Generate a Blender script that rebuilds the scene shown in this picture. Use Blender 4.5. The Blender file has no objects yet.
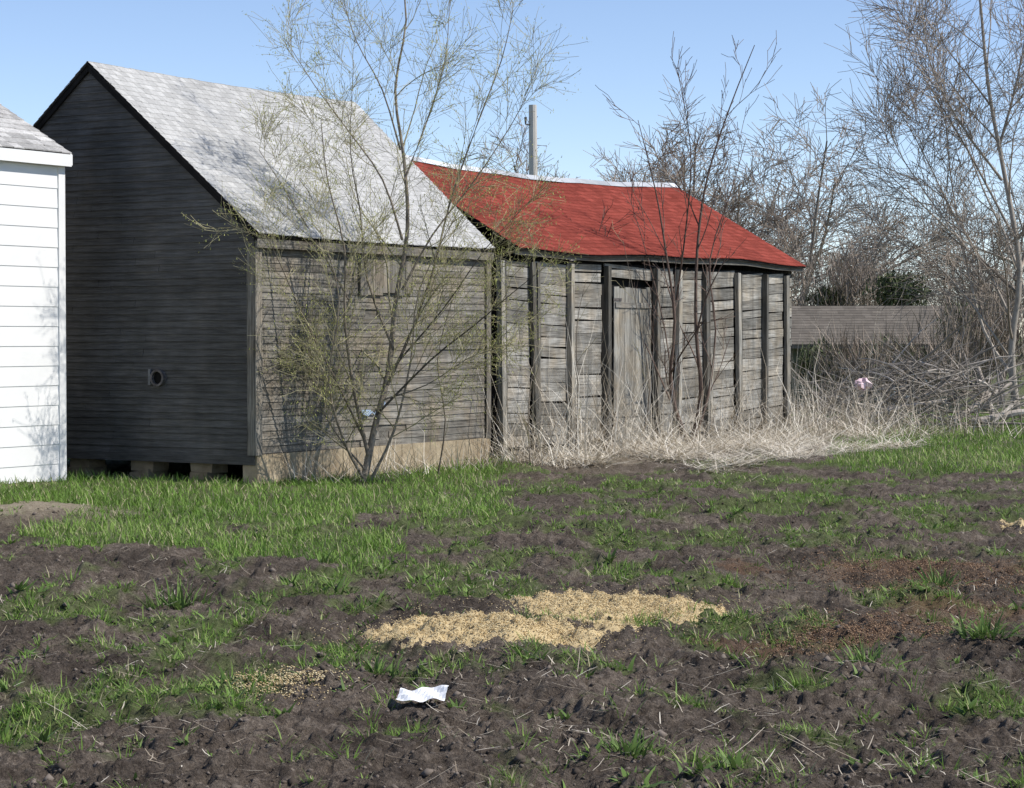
import bpy, math, random
import numpy as np
from mathutils import Vector, Matrix
R=random.Random(7); NR=np.random.RandomState(11)
C=bpy.context.scene.collection
F=2200.0; H=1.7; TH=math.atan(59/F)
def P(px,py,Y):
    a=(px-512)/F; b=(394-py)/F
    d=(a, math.cos(TH)+b*math.sin(TH), -math.sin(TH)+b*math.cos(TH))
    k=Y/d[1]
    return Vector((d[0]*k, Y, H+d[2]*k))
def G(px,py):            # ground point under a pixel (flat)
    Y=H*F/(py-335); return ((px-512)/F*Y, Y)
# ---------------------------------------------------------------- noise
def h2(ix,iy,s):
    n=(ix*374761393+iy*668265263+s*144269504)&0xffffffff
    n=((n^(n>>13))*1274126177)&0xffffffff
    return ((n^(n>>16))&0xffff)/65535.
def vn(x,y,s=0):
    x=np.asarray(x,float); y=np.asarray(y,float)
    xi=np.floor(x).astype(np.int64); yi=np.floor(y).astype(np.int64)
    u=x-xi; v=y-yi; u=u*u*(3-2*u); v=v*v*(3-2*v)
    return (h2(xi,yi,s)*(1-u)+h2(xi+1,yi,s)*u)*(1-v)+(h2(xi,yi+1,s)*(1-u)+h2(xi+1,yi+1,s)*u)*v
def fbm(x,y,s=0,o=4):
    t=0;a=.5;n=0
    for k in range(o):
        t=t+a*vn(x*2**k+k*17.3,y*2**k-k*9.1,s+k); n+=a; a*=.5
    return t/n
def sm(a,b,x):
    t=np.clip((x-a)/(b-a),0,1); return t*t*(3-2*t)
# ---------------------------------------------------------------- mesh helpers
class MB:
    def __init__(s): s.v=[]; s.f=[]; s.sh=[]
    def quad(s,a,b,c,d,sh=.5):
        i=len(s.v); s.v+=[tuple(a),tuple(b),tuple(c),tuple(d)]; s.f.append((i,i+1,i+2,i+3)); s.sh.append(sh)
    def hexa(s,p,sh=.5):   # p: 4 bottom, 4 top
        i=len(s.v); s.v+=[tuple(q) for q in p]
        for f in ((0,3,2,1),(4,5,6,7),(0,1,5,4),(1,2,6,5),(2,3,7,6),(3,0,4,7)):
            s.f.append(tuple(i+k for k in f)); s.sh.append(sh)
    def box(s,x0,x1,y0,y1,z0,z1,sh=.5,j=0,lx=0,ly=0):
        r=lambda:R.uniform(-j,j)
        s.hexa([(x0+r(),y0+r(),z0+r()),(x1+r(),y0+r(),z0+r()),(x1+r(),y1+r(),z0+r()),(x0+r(),y1+r(),z0+r()),
                (x0+lx+r(),y0+ly+r(),z1+r()),(x1+lx+r(),y0+ly+r(),z1+r()),(x1+lx+r(),y1+ly+r(),z1+r()),(x0+lx+r(),y1+ly+r(),z1+r())],sh)
    def tube(s,pts,rad,n=6,sh=.5,cap=False):
        i0=len(s.v); k=len(pts)
        up=Vector((.31,.2,.93))
        for j,p in enumerate(pts):
            t=(pts[min(j+1,k-1)]-pts[max(j-1,0)])
            if t.length<1e-9: t=Vector((0,0,1))
            t.normalize()
            a=t.cross(up)
            if a.length<.05: a=t.cross(Vector((1,0,0)))
            a.normalize(); b=t.cross(a)
            for q in range(n):
                an=2*math.pi*q/n
                w=p+(a*math.cos(an)+b*math.sin(an))*rad[j]
                s.v.append((w.x,w.y,w.z))
        for j in range(k-1):
            for q in range(n):
                a=i0+j*n+q; b=i0+j*n+(q+1)%n
                s.f.append((a,b,b+n,a+n)); s.sh.append(sh)
        if cap:
            s.f.append(tuple(i0+(k-1)*n+q for q in range(n))); s.sh.append(sh)
            s.f.append(tuple(i0+q for q in range(n))[::-1]); s.sh.append(sh)
    def build(s,name,mat,parent=None,smooth=False):
        me=bpy.data.meshes.new(name); me.from_pydata(s.v,[],s.f)
        at=me.attributes.new('shade','FLOAT','FACE'); at.data.foreach_set('value',s.sh)
        me.materials.append(mat)
        if smooth: me.polygons.foreach_set('use_smooth',[True]*len(me.polygons))
        me.update()
        o=bpy.data.objects.new(name,me); C.objects.link(o)
        if parent: o.parent=parent
        return o
def npmesh(name,V,Q,mat,shade=None,parent=None,smooth=False,vattr=None):
    V=np.asarray(V,np.float32).reshape(-1,3); Q=np.asarray(Q,np.int32); k=Q.shape[1]
    me=bpy.data.meshes.new(name)
    me.vertices.add(len(V)); me.vertices.foreach_set('co',V.ravel())
    me.loops.add(Q.size); me.loops.foreach_set('vertex_index',Q.ravel())
    me.polygons.add(len(Q)); me.polygons.foreach_set('loop_start',np.arange(0,Q.size,k,dtype=np.int32))
    me.polygons.foreach_set('loop_total',np.full(len(Q),k,np.int32))
    if smooth: me.polygons.foreach_set('use_smooth',np.ones(len(Q),bool))
    me.update(calc_edges=True)
    if shade is not None:
        a=me.attributes.new('shade','FLOAT','FACE'); a.data.foreach_set('value',np.asarray(shade,np.float32))
    if vattr is not None:
        for n_,d_ in vattr.items():
            a=me.attributes.new(n_,'FLOAT','POINT'); a.data.foreach_set('value',np.asarray(d_,np.float32))
    me.materials.append(mat)
    o=bpy.data.objects.new(name,me); C.objects.link(o)
    if parent: o.parent=parent
    return o
def tag(o,label=None,cat=None,group=None,kind=None):
    if label: o['label']=label
    if cat: o['category']=cat
    if group: o['group']=group
    if kind: o['kind']=kind
    return o
def thing(name,label,cat,loc=(0,0,0),rz=0,group=None):
    o=bpy.data.objects.new(name,None); C.objects.link(o); o.location=loc; o.rotation_euler=(0,0,rz)
    o.empty_display_size=.2
    return tag(o,label,cat,group)
def blades(base,az,L,lean,curl,w,k=3,taper=1.0,rnd=0.15):
    N=len(base); pts=[base]; p=base.copy(); a=az.copy(); th=lean.copy()
    for j in range(k):
        st=L/k
        d=np.stack([np.sin(th)*np.cos(a),np.sin(th)*np.sin(a),np.cos(th)],1)
        p=p+d*st[:,None]; pts.append(p); th=th+curl/k; a=a+NR.normal(0,rnd,N)
    side=np.stack([-np.sin(az),np.cos(az),np.zeros(N)],1)
    tw=NR.uniform(0,2*math.pi,N); side2=np.stack([np.cos(tw),np.sin(tw),np.zeros(N)],1)
    side=np.where((NR.rand(N)<.5)[:,None],side,side2)
    V=np.zeros((N,(k+1)*2,3))
    for j in range(k+1):
        f=j/k; ww=w*((1-f)**.7 if taper else 1)*(.75+.5*math.sin(math.pi*min(f+.15,1)))+w*.06
        V[:,2*j]=pts[j]-side*ww[:,None]/2; V[:,2*j+1]=pts[j]+side*ww[:,None]/2
    q=np.array([[2*j,2*j+1,2*j+3,2*j+2] for j in range(k)])
    Q=(q[None]+(np.arange(N)*(k+1)*2)[:,None,None]).reshape(-1,4)
    return V.reshape(-1,3),Q
def cat_(L):
    V=[];Q=[];S=[];n=0
    for v,q,s in L:
        V.append(v);Q.append(q+n);n+=len(v);S.append(s)
    return np.concatenate(V),np.concatenate(Q),np.concatenate(S)
# ---------------------------------------------------------------- materials
def newmat(name):
    m=bpy.data.materials.new(name); m.use_nodes=True; nt=m.node_tree; b=nt.nodes['Principled BSDF']
    b.inputs['Roughness'].default_value=.85; b.inputs['Specular IOR Level'].default_value=.15
    return m,nt,b
def noise(nt,scale=(1,1,1),sc=5,det=6,rough=.6,coord='Object',dist=0):
    tc=nt.nodes.new('ShaderNodeTexCoord'); mp=nt.nodes.new('ShaderNodeMapping'); mp.inputs['Scale'].default_value=scale
    n=nt.nodes.new('ShaderNodeTexNoise'); n.inputs['Scale'].default_value=sc; n.inputs['Detail'].default_value=det; n.inputs['Roughness'].default_value=rough
    n.inputs['Distortion'].default_value=dist
    nt.links.new(tc.outputs[coord],mp.inputs['Vector']); nt.links.new(mp.outputs[0],n.inputs['Vector'])
    return n.outputs['Fac']
def ramp(nt,fac,stops):
    r=nt.nodes.new('ShaderNodeValToRGB'); nt.links.new(fac,r.inputs['Fac'])
    e=r.color_ramp.elements
    while len(e)<len(stops): e.new(.5)
    for i,(p,c) in enumerate(stops):
        e[i].position=p; e[i].color=(*c,1) if len(c)==3 else c
    return r.outputs['Color']
def mixc(nt,fac,a,b,mode='MIX'):
    m=nt.nodes.new('ShaderNodeMix'); m.data_type='RGBA'; m.blend_type=mode
    for sock,v in ((m.inputs['Factor'],fac),(m.inputs['A'],a),(m.inputs['B'],b)):
        if isinstance(v,bpy.types.NodeSocket): nt.links.new(v,sock)
        elif isinstance(v,tuple): sock.default_value=(*v,1) if len(v)==3 else v
        else: sock.default_value=v
    return m.outputs['Result']
def attr(nt,name='shade'):
    a=nt.nodes.new('ShaderNodeAttribute'); a.attribute_name=name; return a.outputs['Fac']
def mathn(nt,op,a,b=0.,clamp=False):
    m=nt.nodes.new('ShaderNodeMath'); m.operation=op; m.use_clamp=clamp
    for i,v in enumerate((a,b)):
        if isinstance(v,bpy.types.NodeSocket): nt.links.new(v,m.inputs[i])
        else: m.inputs[i].default_value=v
    return m.outputs[0]
def bump(nt,b,h,strength=.4,dist=.01):
    n=nt.nodes.new('ShaderNodeBump'); n.inputs['Strength'].default_value=strength; n.inputs['Distance'].default_value=dist
    nt.links.new(h,n.inputs['Height']); nt.links.new(n.outputs[0],b.inputs['Normal'])
def wood(name,axis,dark,mid,light,vary=.6,stain=.4,tint=(1.13,1.0,.84)):
    m,nt,b=newmat(name)
    s=[22,22,22]; s['xyz'.index(axis)]=1.3
    g=noise(nt,tuple(s),2.2,7,.65)
    big=noise(nt,(1,1,1),1.1,4,.6)
    c=ramp(nt,g,[(.3,dark),(.5,mid),(.72,light)])
    st=ramp(nt,big,[(.35,(.68,.67,.65)),(.65,(1.15,1.15,1.15))])
    c=mixc(nt,.8,c,st,'MULTIPLY')
    br=noise(nt,(1,1,1),2.3,5,.6)
    c=mixc(nt,ramp(nt,br,[(.45,(0,0,0)),(.65,(.8,.8,.8))]),c,mixc(nt,1.,c,tint,'MULTIPLY'))
    sh=attr(nt); shc=ramp(nt,sh,[(0,(1-vary,)*3),(1,(1+vary*.7,)*3)])
    c=mixc(nt,1.,c,shc,'MULTIPLY')
    stn=noise(nt,(5,5,.35),1.5,5,.6)
    c=mixc(nt,ramp(nt,stn,[(.45,(0,0,0)),(.66,(stain,)*3)]),c,tuple(x*.8 for x in dark))
    nt.links.new(c,b.inputs['Base Color']); bump(nt,b,g,.5,.01)
    return m
def simple(name,cols,sc=8,stretch=(1,1,1),rough=.85,bmp=.3,bd=.01,vary=.5,spec=.15,speck=0.):
    m,nt,b=newmat(name); b.inputs['Roughness'].default_value=rough; b.inputs['Specular IOR Level'].default_value=spec
    n=noise(nt,stretch,sc,6,.6)
    c=ramp(nt,n,[(.3,cols[0]),(.7,cols[1])])
    c=mixc(nt,1.,c,ramp(nt,attr(nt),[(0,(1-vary,)*3),(1,(1+vary,)*3)]),'MULTIPLY')
    if speck:
        n2=noise(nt,(1,1,1),55,3,.7); c=mixc(nt,1.,c,ramp(nt,n2,[(.35,(1-speck,)*3),(.65,(1+speck,)*3)]),'MULTIPLY')
        n3=noise(nt,(1,.5,1),.9,6,.6); c=mixc(nt,1.,c,ramp(nt,n3,[(.35,(1-speck*.6,)*3),(.65,(1+speck*.35,)*3)]),'MULTIPLY')
    nt.links.new(c,b.inputs['Base Color'])
    if bmp: bump(nt,b,n,bmp,bd)
    return m
def shaded(name,stops,rough=.8,trans=0.):
    m,nt,b=newmat(name); b.inputs['Roughness'].default_value=rough
    c=ramp(nt,attr(nt),stops); nt.links.new(c,b.inputs['Base Color'])
    if trans:
        t=nt.nodes.new('ShaderNodeBsdfTranslucent'); nt.links.new(c,t.inputs['Color'])
        mx=nt.nodes.new('ShaderNodeMixShader'); mx.inputs[0].default_value=trans
        out=nt.nodes['Material Output']
        nt.links.new(b.outputs[0],mx.inputs[1]); nt.links.new(t.outputs[0],mx.inputs[2]); nt.links.new(mx.outputs[0],out.inputs['Surface'])
    return m
gD,gM,gL=(.080,.073,.063),(.215,.200,.174),(.355,.335,.295)
M={}
M['wx']=wood('weathered_wood_x','x',gD,gM,gL,.32,.3)
M['wy']=wood('weathered_wood_y_shaded','y',(.056,.054,.050),(.100,.097,.092),(.148,.144,.136),.2,.12,(1.04,1.,.95))  # same grey wood, darkened and cooled to paint in the gable's shade
M['wz']=wood('weathered_wood_z','z',gD,gM,gL)
M['cx']=wood('crib_wood_x','x',(.10,.095,.083),(.28,.268,.24),(.45,.437,.40),.5,.45)
M['cz']=wood('crib_wood_z','z',(.09,.085,.075),(.26,.25,.222),(.43,.42,.38),.68,.4)
M['darkwood']=simple('dark_wood',((.01,.009,.008),(.025,.022,.02)),6)
M['greyshingle']=simple('grey_shingle',((.40,.395,.38),(.46,.455,.44)),2.2,(1,1,1),.95,.3,.01,.2,0.,.15)
M['redshingle']=simple('red_shingle',((.205,.046,.034),(.265,.062,.046)),4,(1,1,1),.95,.3,.01,.28,.02,.2)
M['brownshingle']=simple('pale_grey_shingle',((.33,.32,.31),(.50,.49,.47)),9,(1,1,1),.95,.3,.01,.3,.03,.2)
M['ridge']=simple('ridge_metal',((.42,.44,.47),(.62,.64,.66)),3,(1,1,1),.6,.1)
M['concrete']=simple('tan_concrete',((.26,.2,.13),(.46,.38,.26)),5,(1,1,1),.95,.8,.03)
M['white']=simple('white_paint',((.76,.755,.735),(.82,.815,.79)),2,(1,1,1),.6,.03,.003,.04)
M['metal']=simple('rusty_metal',((.06,.05,.045),(.2,.18,.17)),15,(1,1,1),.6,.2)
M['black']=simple('painted_dark',((.008,.0075,.007),(.014,.013,.012)),5)  # near-black colour standing in for the dark of gaps and holes
M['ring']=simple('pale_ring',((.2,.2,.2),(.3,.3,.3)),15)
M['blue']=simple('blue_paint',((.16,.23,.34),(.32,.38,.44)),9,(1,1,1),.6,.2,vary=.3)
M['pole']=simple('pole_wood',((.46,.43,.39),(.6,.57,.52)),4,(6,6,.6))
M['barkA']=simple('brown_bark',((.10,.082,.063),(.26,.22,.17)),9,(3,3,1),.9,.6,.02)
M['twigA']=simple('olive_twig',((.24,.21,.12),(.38,.345,.21)),5)
M['barkB']=simple('red_brown_bark',((.09,.062,.05),(.2,.145,.115)),9,(3,3,1),.9,.6,.02)
M['barkG']=simple('grey_bark',((.24,.205,.17),(.42,.375,.32)),7,(3,3,1),.9,.6,.02)
M['twigG']=simple('grey_twig',((.24,.195,.155),(.36,.305,.25)),5)
M['barkF']=simple('far_bark',((.21,.18,.15),(.29,.255,.215)),3)
M['twigF']=simple('far_twig',((.23,.185,.145),(.33,.275,.225)),1)
M['brush']=simple('dead_branch',((.22,.19,.16),(.46,.41,.355)),5)
M['bud']=shaded('new_leaf',[(0,(.34,.37,.09)),(1,(.60,.60,.24))],.7,.4)
M['grass']=shaded('grass_blade',[(0,(.08,.14,.025)),(.45,(.165,.285,.05)),(.85,(.28,.39,.10)),(1,(.48,.43,.26))],.6,.25)
M['weed']=shaded('weed_leaf',[(0,(.07,.12,.03)),(1,(.2,.30,.08))],.55,.2)
M['straw']=shaded('dry_straw',[(0,(.2,.155,.11)),(.5,(.5,.43,.33)),(1,(.76,.70,.59))],.8)
M['ever']=shaded('evergreen_leaf',[(0,(.045,.06,.025)),(1,(.13,.15,.07))],.7)
M['clod']=shaded('soil_clod',[(0,(.055,.043,.034)),(.6,(.125,.102,.082)),(1,(.21,.175,.145))],.95)
M['corn']=shaded('corn_kernel',[(0,(.38,.27,.12)),(.5,(.62,.48,.26)),(1,(.78,.67,.43))],.6)
M['rot']=shaded('rotten_grain',[(0,(.12,.07,.042)),(.6,(.27,.165,.10)),(1,(.46,.32,.2))],.8)
M['paper']=simple('white_paper',((.78,.78,.78),(.85,.85,.85)),5,vary=.02,bmp=.1)
M['pink']=simple('pink_plastic',((.7,.45,.5),(.85,.7,.72)),5,vary=.05)
M['glass']=simple('dark_glass',((.02,.025,.03),(.03,.035,.04)),2,rough=.1,spec=.5)
M['olive']=simple('olive_siding',((.09,.1,.07),(.14,.15,.11)),4)
# ---------------------------------------------------------------- layout frames
TDX,TDY=.524,.852; O0=(-2.92,25.0); RZ=math.atan2(TDY,TDX)
def loc(x,y,o=O0):
    dx=x-o[0]; dy=y-o[1]; return dx*TDX+dy*TDY, -dx*TDY+dy*TDX
WO=(-5.15,25.3)
def inside(x,y,m=0.02):
    t,s=loc(x,y); a=(t>-m)&(t<14.8+m)&(s>-m)&(s<5.0+m)
    t,s=loc(x,y,WO); b=(t>-9)&(t<m)&(s>-m)&(s<4.6)
    return a|b
def tx(px):
    r=(px-512)/F; return (r*25+2.92)/(TDX-TDY*r)
# ---------------------------------------------------------------- ground
def base_g(x,y):
    Y=np.maximum(y,3.); px=512+F*x/Y; py=335+F*H/Y
    left=1-sm(450,580,px)
    far=1-sm(515,565,py+(fbm(x*.9,y*.35,91)-.5)*110)
    b=.19+.16*(1-sm(690,750,py))
    b=np.maximum(b, left*far*1.02)
    b=np.maximum(b,(1-sm(500,575,py))*.50)
    b=np.maximum(b,(1-sm(458,492,py))*1.0*sm(790,860,px))
    b=np.maximum(b,np.where(y>45,.9,0))
    b=np.maximum(b,.40*sm(560,600,px)*(1-sm(620,700,py)))
    return b
def gmask(x,y):
    b=base_g(x,y); n=np.clip((fbm(x*2.3,y*1.6,5,6)-.5)*2.1+.5,0,1)
    return sm(1-b-.13,1-b+.22,n)*sm(0,.1,b)
def height(x,y):
    x=np.asarray(x,float); y=np.asarray(y,float)
    g=base_g(x,y); near=1-sm(24,40,y)
    d=(1-.8*sm(.5,.95,g))*near
    z=.12*(fbm(x*.35,y*.3,20,3)-.5)*near
    rid=1-np.abs(2*fbm(x*1.1+.45*y,y*.5,31,3)-1)
    rut=1-np.abs(2*fbm(x*.5-.2*y,y*.8,37,2)-1)
    lump=fbm(x*9,y*8,44,3)
    cr=1-np.abs(2*fbm(x*14,y*12,57,3)-1)
    z=z+d*(.11*(rid-.75)+.10*(rut-.8)+.06*(fbm(x*3.5,y*2.6,43,2)-.5)+.12*np.maximum(lump-.5,-.04)+.05*(cr-.75)+.05*(fbm(x*26,y*22,51,3)-.5))
    z=z-1.2*sm(46,62,y)+ .6*sm(62,200,y)
    mx,my=-4.55,20.6
    z=z+.13*np.exp(-(((x-mx)/.75)**2+((y-my)/.9)**2))
    return z
cols=np.concatenate([[-60,-20,-6,-3,-2,-1.5,-1.2],np.linspace(-1,1,620),[1.2,1.5,2,3,6,20,60]])
rows=[-60,-20,-5,0,2,3.5,4.6,5.4,6.]
y_=6.
while y_<46: y_*=(1.0026 if y_<20 else 1.005); rows.append(y_)
rows+=[48,50,52,54,56,58,60,63,67,75,85,100,130,170,250,400,700,1200,2500]
rows=np.array(rows)
YY,UU=np.meshgrid(rows,cols,indexing='ij')
XX=UU*(.28*np.clip(YY,2,60)+.9)
ZZ=height(XX,YY)
nr,nc=YY.shape
idx=np.arange(nr*nc).reshape(nr,nc)
Q=np.stack([idx[:-1,:-1],idx[:-1,1:],idx[1:,1:],idx[1:,:-1]],-1).reshape(-1,4)
m,nt,b=newmat('soil_ground')
n1=noise(nt,(1,1,1),1.3,8,.65); n2=noise(nt,(1,1,1),16,8,.75); n3=noise(nt,(1,1,1),80,4,.7)
soil=ramp(nt,n2,[(.3,(.068,.053,.042)),(.5,(.138,.113,.092)),(.7,(.26,.22,.182))])
soil=mixc(nt,1.,soil,ramp(nt,n1,[(.38,(.62,.60,.58)),(.62,(1.35,1.32,1.27))]),'MULTIPLY')
soil=mixc(nt,1.,soil,ramp(nt,n3,[(.35,(.6,.6,.6)),(.65,(1.35,1.35,1.35))]),'MULTIPLY')
gr=ramp(nt,n2,[(.3,(.07,.09,.028)),(.6,(.14,.20,.055)),(.8,(.28,.27,.14))])
c=mixc(nt,mathn(nt,'MULTIPLY',attr(nt,'g'),.65),soil,gr)
c=mixc(nt,attr(nt,'tan'),c,ramp(nt,n2,[(.3,(.24,.19,.13)),(.7,(.50,.43,.32))]))
c=mixc(nt,attr(nt,'rust'),c,ramp(nt,n3,[(.35,(.10,.06,.038)),(.65,(.27,.165,.10))]))
nt.links.new(c,b.inputs['Base Color']); b.inputs['Roughness'].default_value=.95
hs=mathn(nt,'ADD',mathn(nt,'MULTIPLY',n2,1.),mathn(nt,'MULTIPLY',n3,.5)); bump(nt,b,hs,1.,.05)
M['soil']=m
X1,Y1=XX.ravel(),YY.ravel()
tanm=np.exp(-(((X1+4.55)/.8)**2+((Y1-20.6)/.9)**2)*1.3)*1.3
tl,sl=loc(X1,Y1); strawband=sm(-2.8,-1.0,sl+2.0*(fbm(X1*1.2,Y1*1.2,77)-.5))*(1-sm(.2,.6,sl))*sm(4,5.5,tl)*(1-sm(16.5,19,tl))
tanm=np.clip(tanm+strawband*.7,0,1)*sm(.25,.5,fbm(X1*3,Y1*3,66)+.2)
rust=np.zeros_like(X1)
for px_,py_,rx,ry in ((925,575,.9,1.3),(960,612,.8,1.),(860,640,.6,.6),(770,640,.4,.6),(740,572,.35,.7)):
    gx,gy=G(px_,py_); rust=np.maximum(rust,np.exp(-(((X1-gx)/rx)**2+((Y1-gy)/ry)**2)*1.0))
rust=sm(.4,.95,rust+1.2*(fbm(X1*3,Y1*3,67,5)-.5))*.7
gro=npmesh('ground',np.stack([X1,Y1,ZZ.ravel()],1),Q,M['soil'],smooth=True,vattr={'g':gmask(X1,Y1),'tan':tanm,'rust':rust})
tag(gro,'dark churned soil with patches of grass','ground',kind='structure')
# ---------------------------------------------------------------- siding helper
def clap(mb,fr,zlo,zhi,ulim,ex,th=.018,wave=0.,gap=.0,blen=(1.4,3.4),shv=(0,1),miss=0.,clean=False):
    z=zlo
    while z<zhi-.01:
        z2=min(z+ex,zhi)
        a0,a1=ulim(z); b0,b1=ulim(z2)
        if b1-b0<.02: b0=b1=(b0+b1)/2
        cuts=[0.]; L=max(a1-a0,.01)
        while cuts[-1]<1: cuts.append(min(1,cuts[-1]+R.uniform(*blen)/L))
        for c0,c1 in zip(cuts[:-1],cuts[1:]):
            if c1-c0<1e-4: continue
            sh=R.uniform(*shv); dz=0 if clean else R.uniform(-.003,.003); tp=0 if clean else R.uniform(0,.004)
            n=max(1,int((c1-c0)*L/.6))
            if R.random()<miss: c1=c0+(c1-c0)*R.uniform(.6,.97)
            for k in range(n):
                f0=c0+(c1-c0)*k/n; f1=c0+(c1-c0)*(k+1)/n
                A0=a0+(a1-a0)*f0; A1=a0+(a1-a0)*f1; B0=b0+(b1-b0)*f0; B1=b0+(b1-b0)*f1
                if k==n-1 and not clean: A1-=.004; B1-=.004
                w=lambda u: wave*(math.sin(u*1.3+z*.8)+.5*math.sin(u*3.1+z*2))+dz
                mb.hexa([fr(A0,th+tp,z+w(A0)),fr(A1,th+tp,z+w(A1)),fr(A1,0,z+w(A1)),fr(A0,0,z+w(A0)),
                         fr(B0,.004,z2-gap+w(B0)+.004),fr(B1,.004,z2-gap+w(B1)+.004),fr(B1,-.002,z2-gap+w(B1)+.004),fr(B0,-.002,z2-gap+w(B0)+.004)],sh)
        z=z2
def shingles(mb,xr,ye,yr,zf,ex,tw,shv=(0,1),lift=.012,jit=.012,patch=None):
    n=int(abs(yr-ye)/ex)+1; sg=1 if yr>ye else -1
    for j in range(n):
        y0=ye+sg*j*ex; y1=y0+sg*ex*1.08
        if (y1-yr)*sg>0: y1=yr
        x0,x1=xr(abs(y0-ye)/abs(yr-ye)); x=x0-R.uniform(0,tw)
        while x<x1:
            w=tw*R.uniform(.8,1.2); xa=max(x,x0); xb=min(x+w-.003,x1)
            if xb-xa>.01:
                jy=sg*R.uniform(-jit,jit); l=lift+R.uniform(0,.003)
                sh=R.uniform(*shv)
                if patch: sh=min(1,max(0,sh+patch(xa,y0)))
                a=(xa,y0+jy,zf(xa,y0+jy)+l); b=(xb,y0+jy,zf(xb,y0+jy)+l); c=(xb,y1,zf(xb,y1)+.003); d=(xa,y1,zf(xa,y1)+.003)
                if sg<0: a,b,c,d=b,a,d,c
                mb.quad(a,b,c,d,sh)
                mb.quad((a[0],a[1],a[2]-l+.001),(b[0],b[1],b[2]-l+.001),b,a,sh*.5)
            x+=w
def deck(mb,xr,ye,yr,zf,th=.03,nx=12,sh=.5,ny=8,drop=.012):
    for q in range(ny):
        g0,g1=q/ny,(q+1)/ny; ya=ye+(yr-ye)*g0; yb=ye+(yr-ye)*g1
        e0,e1=xr(g0); r0,r1=xr(g1)
        for k in range(nx):
            f0=k/nx; f1=(k+1)/nx
            ea=e0+(e1-e0)*f0; eb=e0+(e1-e0)*f1; ra=r0+(r1-r0)*f0; rb=r0+(r1-r0)*f1
            mb.hexa([(ea,ya,zf(ea,ya)-th-drop),(eb,ya,zf(eb,ya)-th-drop),(rb,yb,zf(rb,yb)-th-drop),(ra,yb,zf(ra,yb)-th-drop),
                     (ea,ya,zf(ea,ya)-drop),(eb,ya,zf(eb,ya)-drop),(rb,yb,zf(rb,yb)-drop),(ra,yb,zf(ra,yb)-drop)],sh)
fs=lambda u,d,z:(u,-d,z)
fg=lambda u,d,z:(-d,u,z)
# ---------------------------------------------------------------- grey granary
barn=thing('granary','tall unpainted grey clapboard granary with pale shingle gable roof','barn',(O0[0],O0[1],0),RZ)
BL=4.97
bz=lambda x,y:4.95-.82*abs(y-2.45)-.03*math.sin(max(0,min(1,x/5.4))*math.pi)
mb=MB(); clap(mb,fs,.34,2.84,lambda z:(.0,BL),.084,th=.013,wave=.005,miss=.08,shv=(.15,.85)); mb.box(0.02,BL-.02,.004,.05,.3,2.84,.1); mb.build('wall',M['wx'],barn)
mb=MB(); gl=lambda z:(max(0,2.45-(4.91-z)/.82),min(5,2.45+(4.91-z)/.82))
clap(mb,fg,.31,4.88,gl,.082,wave=.003,shv=(.2,.8))
mb.v+= [(.004,0.01,.3),(.004,4.99,.3),(.004,4.99,2.79),(.004,2.45,4.9),(.004,.01,2.85)]; i=len(mb.v)-5; mb.f.append((i,i+1,i+2,i+3,i+4)); mb.sh.append(0)
mb.build('wall',M['wy'],barn)
mb=MB(); mb.v+=[(BL,0,.3),(BL,5,.3),(BL,5,2.79),(BL,2.45,4.9),(BL,0,2.85)]; mb.f.append((0,1,2,3,4)); mb.sh.append(.4); mb.build('wall',M['wy'],barn)
mb=MB(); clap(mb,lambda u,d,z:(u,5+d,z),.34,2.79,lambda z:(0,BL),.1); mb.build('wall',M['wx'],barn)
mb=MB(); mb.box(0,BL,.05,4.95,.24,.31,.3); mb.build('floor',M['darkwood'],barn)
xr=lambda f:(-.07,4.98+.40*f)
rf=MB(); ptch=lambda x,y: -.5*(1-float(sm(0.,1.0,y+.3*math.sin(x*3)+.4)))*max(0,1-x/3.5)
shingles(rf,xr,-.11,2.45,bz,.085,.11,(.2,.9),patch=ptch,lift=.010,jit=.007)
shingles(rf,xr,5.11,2.45,bz,.085,.11,(.2,.9),lift=.010,jit=.007)
roof=rf.build('roof',M['greyshingle'],barn)
mb=MB(); deck(mb,xr,-.09,2.45,bz); deck(mb,xr,5.09,2.45,bz); mb.build('roof_deck',M['darkwood'],roof)
for a,b_ in ((-.08,2.448),(5.08,2.452)):
    mb=MB(); x0=-.06; za=bz(0,a)-.045; zb=bz(0,b_)-.045
    mb.hexa([(x0,a,za-.07),(x0+.03,a,za-.07),(x0+.03,b_,zb-.07),(x0,b_,zb-.07),(x0,a,za),(x0+.03,a,za),(x0+.03,b_,zb),(x0,b_,zb)],.2)
    mb.build('rake_board',M['darkwood'],barn)
mb=MB(); mb.box(-.06,4.98,-.085,-.06,2.69,2.79,.3,.003); mb.build('fascia',M['wx'],barn)
mb=MB(); mb.box(-.04,.075,-.045,-.026,.33,2.69,.75); mb.build('corner_board',M['wz'],barn)
mb=MB(); mb.box(-.045,-.026,-.024,.08,.33,2.69,.55); mb.build('corner_board',M['wz'],barn)
mb=MB(); mb.box(BL-.1,BL+.01,-.04,-.026,.33,2.69,.5); mb.build('corner_board',M['wz'],barn)
mb=MB(); n=24
for k in range(n):
    a=k*BL/n; b_=(k+1)*BL/n
    mb.box(a,b_,-.03+R.uniform(-.006,.006),.18,-.25,.335,R.uniform(.42,.58))
mb.build('foundation',M['concrete'],barn)
for yy,ww in ((.12,.16),(.85,.3),(1.75,.34),(2.75,.3),(3.8,.3),(4.8,.25)):
    mb=MB(); mb.box(.06,.4,yy-ww/2+.03,yy+ww/2+.03,-.25,.1,.2,.03); mb.box(.08,.36,yy-ww/2,yy+ww/2,.1,.24,.3,.015); mb.build('foundation_pier',M['concrete'],barn)
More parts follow.
